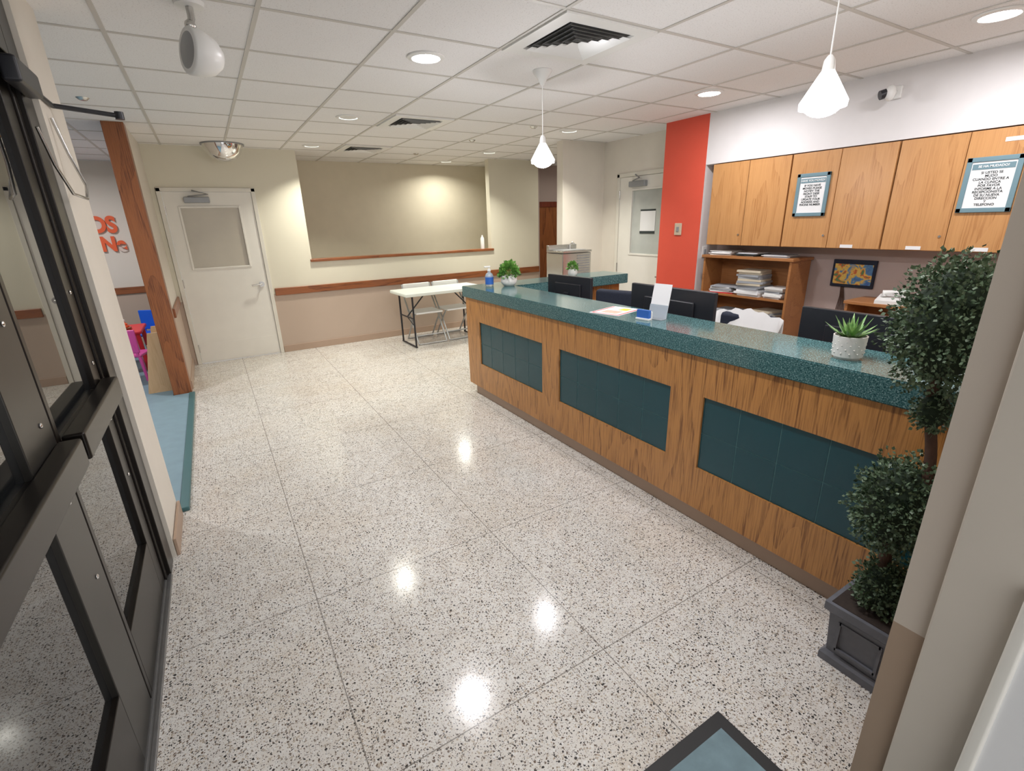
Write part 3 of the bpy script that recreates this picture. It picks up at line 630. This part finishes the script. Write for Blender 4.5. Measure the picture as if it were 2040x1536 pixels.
# ------------------------------------------------------------------ topiary
o=thing('topiary_plant','artificial boxwood topiary in square grey planter','plant',(1.81,.51,0))
b=B()
def frus(a0,a1,z0,z1,m=0):
    A=[b.bm.verts.new((s*a0,t*a0,z0)) for s,t in ((-1,-1),(1,-1),(1,1),(-1,1))]; C=[b.bm.verts.new((s*a1,t*a1,z1)) for s,t in ((-1,-1),(1,-1),(1,1),(-1,1))]
    for k in range(4): b.bm.faces.new((A[k],A[(k+1)%4],C[(k+1)%4],C[k])).material_index=m
    b.bm.faces.new(A[::-1]); b.bm.faces.new(C)
frus(.110,.110,0,.03); frus(.110,.098,.03,.045); frus(.094,.104,.045,.215); frus(.105,.118,.215,.23); frus(.120,.120,.23,.262)
for s in (-1,1):
    for (x0,x1,z0,z1) in ((-.065,.065,.07,.08),(-.065,.065,.185,.195),(-.07,-.06,.07,.195),(.06,.07,.07,.195)):
        b.box(s*.097,s*.107,x0,x1,z0,z1); b.box(x0,x1,s*.097,s*.107,z0,z1)
b.out('planter',M_plant,o,smooth=False)
B().box(-.105,.105,-.105,.105,.258,.264).out('soil',M_soil,o)
pts=[];rad=[]
for i in range(40):
    t=i/39; a=t*9; rr=.03*math.sin(t*math.pi); pts.append((rr*math.cos(a),rr*math.sin(a),.26+t*1.0)); rad.append(.020-.006*t)
B().tube(pts,rad,seg=10).out('trunk',M_trunk,o)
rnd=random.Random(11)
def clump(c,r,n):
    b=B()
    b.sph(c,(r[0]*.74,r[1]*.74,r[2]*.78),1,16)  # dark ball: shade deep among the leaves, put in as colour
    ph=[rnd.uniform(0,6) for _ in range(6)]
    for i in range(n):
        d=Vector((rnd.gauss(0,1),rnd.gauss(0,1),rnd.gauss(0,1))).normalized(); k=rnd.uniform(.74,1.03)*(1+.16*math.sin(d.x*8+d.z*6+ph[0])*math.cos(d.y*7+ph[1])+.06*math.sin(d.z*13+ph[2]))
        p=Vector((c[0]+d.x*r[0]*k,c[1]+d.y*r[1]*k,c[2]+d.z*r[2]*k)); dd=(d+Vector((rnd.uniform(-.9,.9),rnd.uniform(-.9,.9),rnd.uniform(-.9,.9)))).normalized()
        w=dd.orthogonal().normalized(); w.rotate(Matrix.Rotation(rnd.uniform(0,6.28),3,dd)); s=rnd.uniform(.010,.016)
        b.poly([p,p+dd*s*.4+w*s*.42,p+dd*s,p+dd*s*.4-w*s*.42],0)
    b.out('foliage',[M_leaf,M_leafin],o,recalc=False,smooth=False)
clump((0,0.01,1.29),(.145,.145,.205),5200); clump((-.02,.015,.68),(.125,.125,.175),4000); clump((0,0,.355),(.085,.085,.11),1800); clump((0.01,0,1.02),(.055,.055,.07),500)
# ------------------------------------------------------------------ mat, leaning frame
o=thing('door_mat','blue-grey door mat with black rubber border','mat',(.72,.43,0)); 
b=B(); b.box(-.47,.47,-.25,.25,0,.008,bev=.003); b.out('border',M_rub,o); B().box(-.425,.425,-.205,.205,.008,.011).out('pile',M_matg,o,smooth=False)
o=thing('poster_frame','white framed leaf poster leaning by the entry wall','poster',(1.13,-.17,0),(0,0,-.06))
R=Matrix.Rotation(.05,4,'Y')
b=B(); w=.30; fw=.024; b.box(-.022,.01,-w,-w+fw,0,.93,bev=.006,mat=R).box(-.022,.01,w-fw,w,0,.93,bev=.006,mat=R).box(-.022,.01,-w,w,0,fw,bev=.006,mat=R).box(-.022,.01,-w,w,.93-fw,.93,bev=.006,mat=R); b.out('frame',M_doorp,o)
B().box(-.012,.004,-w+fw,w-fw,fw,.93-fw,mat=R).out('print',M_paper,o)
b=B()
for i in range(11):
    a=-1.5+i*.3; d=Vector((0,math.sin(a),math.cos(a))); wv=Vector((0,math.cos(a),-math.sin(a))); p=Vector((-.0128,.12,.42)); l=.15
    b.poly([R@(p+q) for q in (Vector((0,0,0)),d*l*.4+wv*.03,d*l,d*l*.4-wv*.03)])
b.out('leaf_print',M_leaf2,o,recalc=False)
# ------------------------------------------------------------------ world & camera
w=bpy.data.worlds.new('World'); SC.world=w; w.use_nodes=True; bg=w.node_tree.nodes['Background']; bg.inputs[0].default_value=(.97,.98,1,1); bg.inputs[1].default_value=1.5
yaw,p,r,f=.539,-.329,-.029,960.156
F=Vector((math.sin(yaw)*math.cos(p),math.cos(yaw)*math.cos(p),math.sin(p))); R0=Vector((math.cos(yaw),-math.sin(yaw),0)); U0=R0.cross(F)
R=R0*math.cos(r)+U0*math.sin(r); U=-R0*math.sin(r)+U0*math.cos(r)
cd=bpy.data.cameras.new('camera'); cd.sensor_width=36; cd.lens=f*36/2040; cd.clip_start=.02
co=bpy.data.objects.new('camera',cd); COL.objects.link(co)
M=Matrix((R,U,-F)).transposed().to_4x4(); M.translation=(0,0,1.611); co.matrix_world=M; SC.camera=co
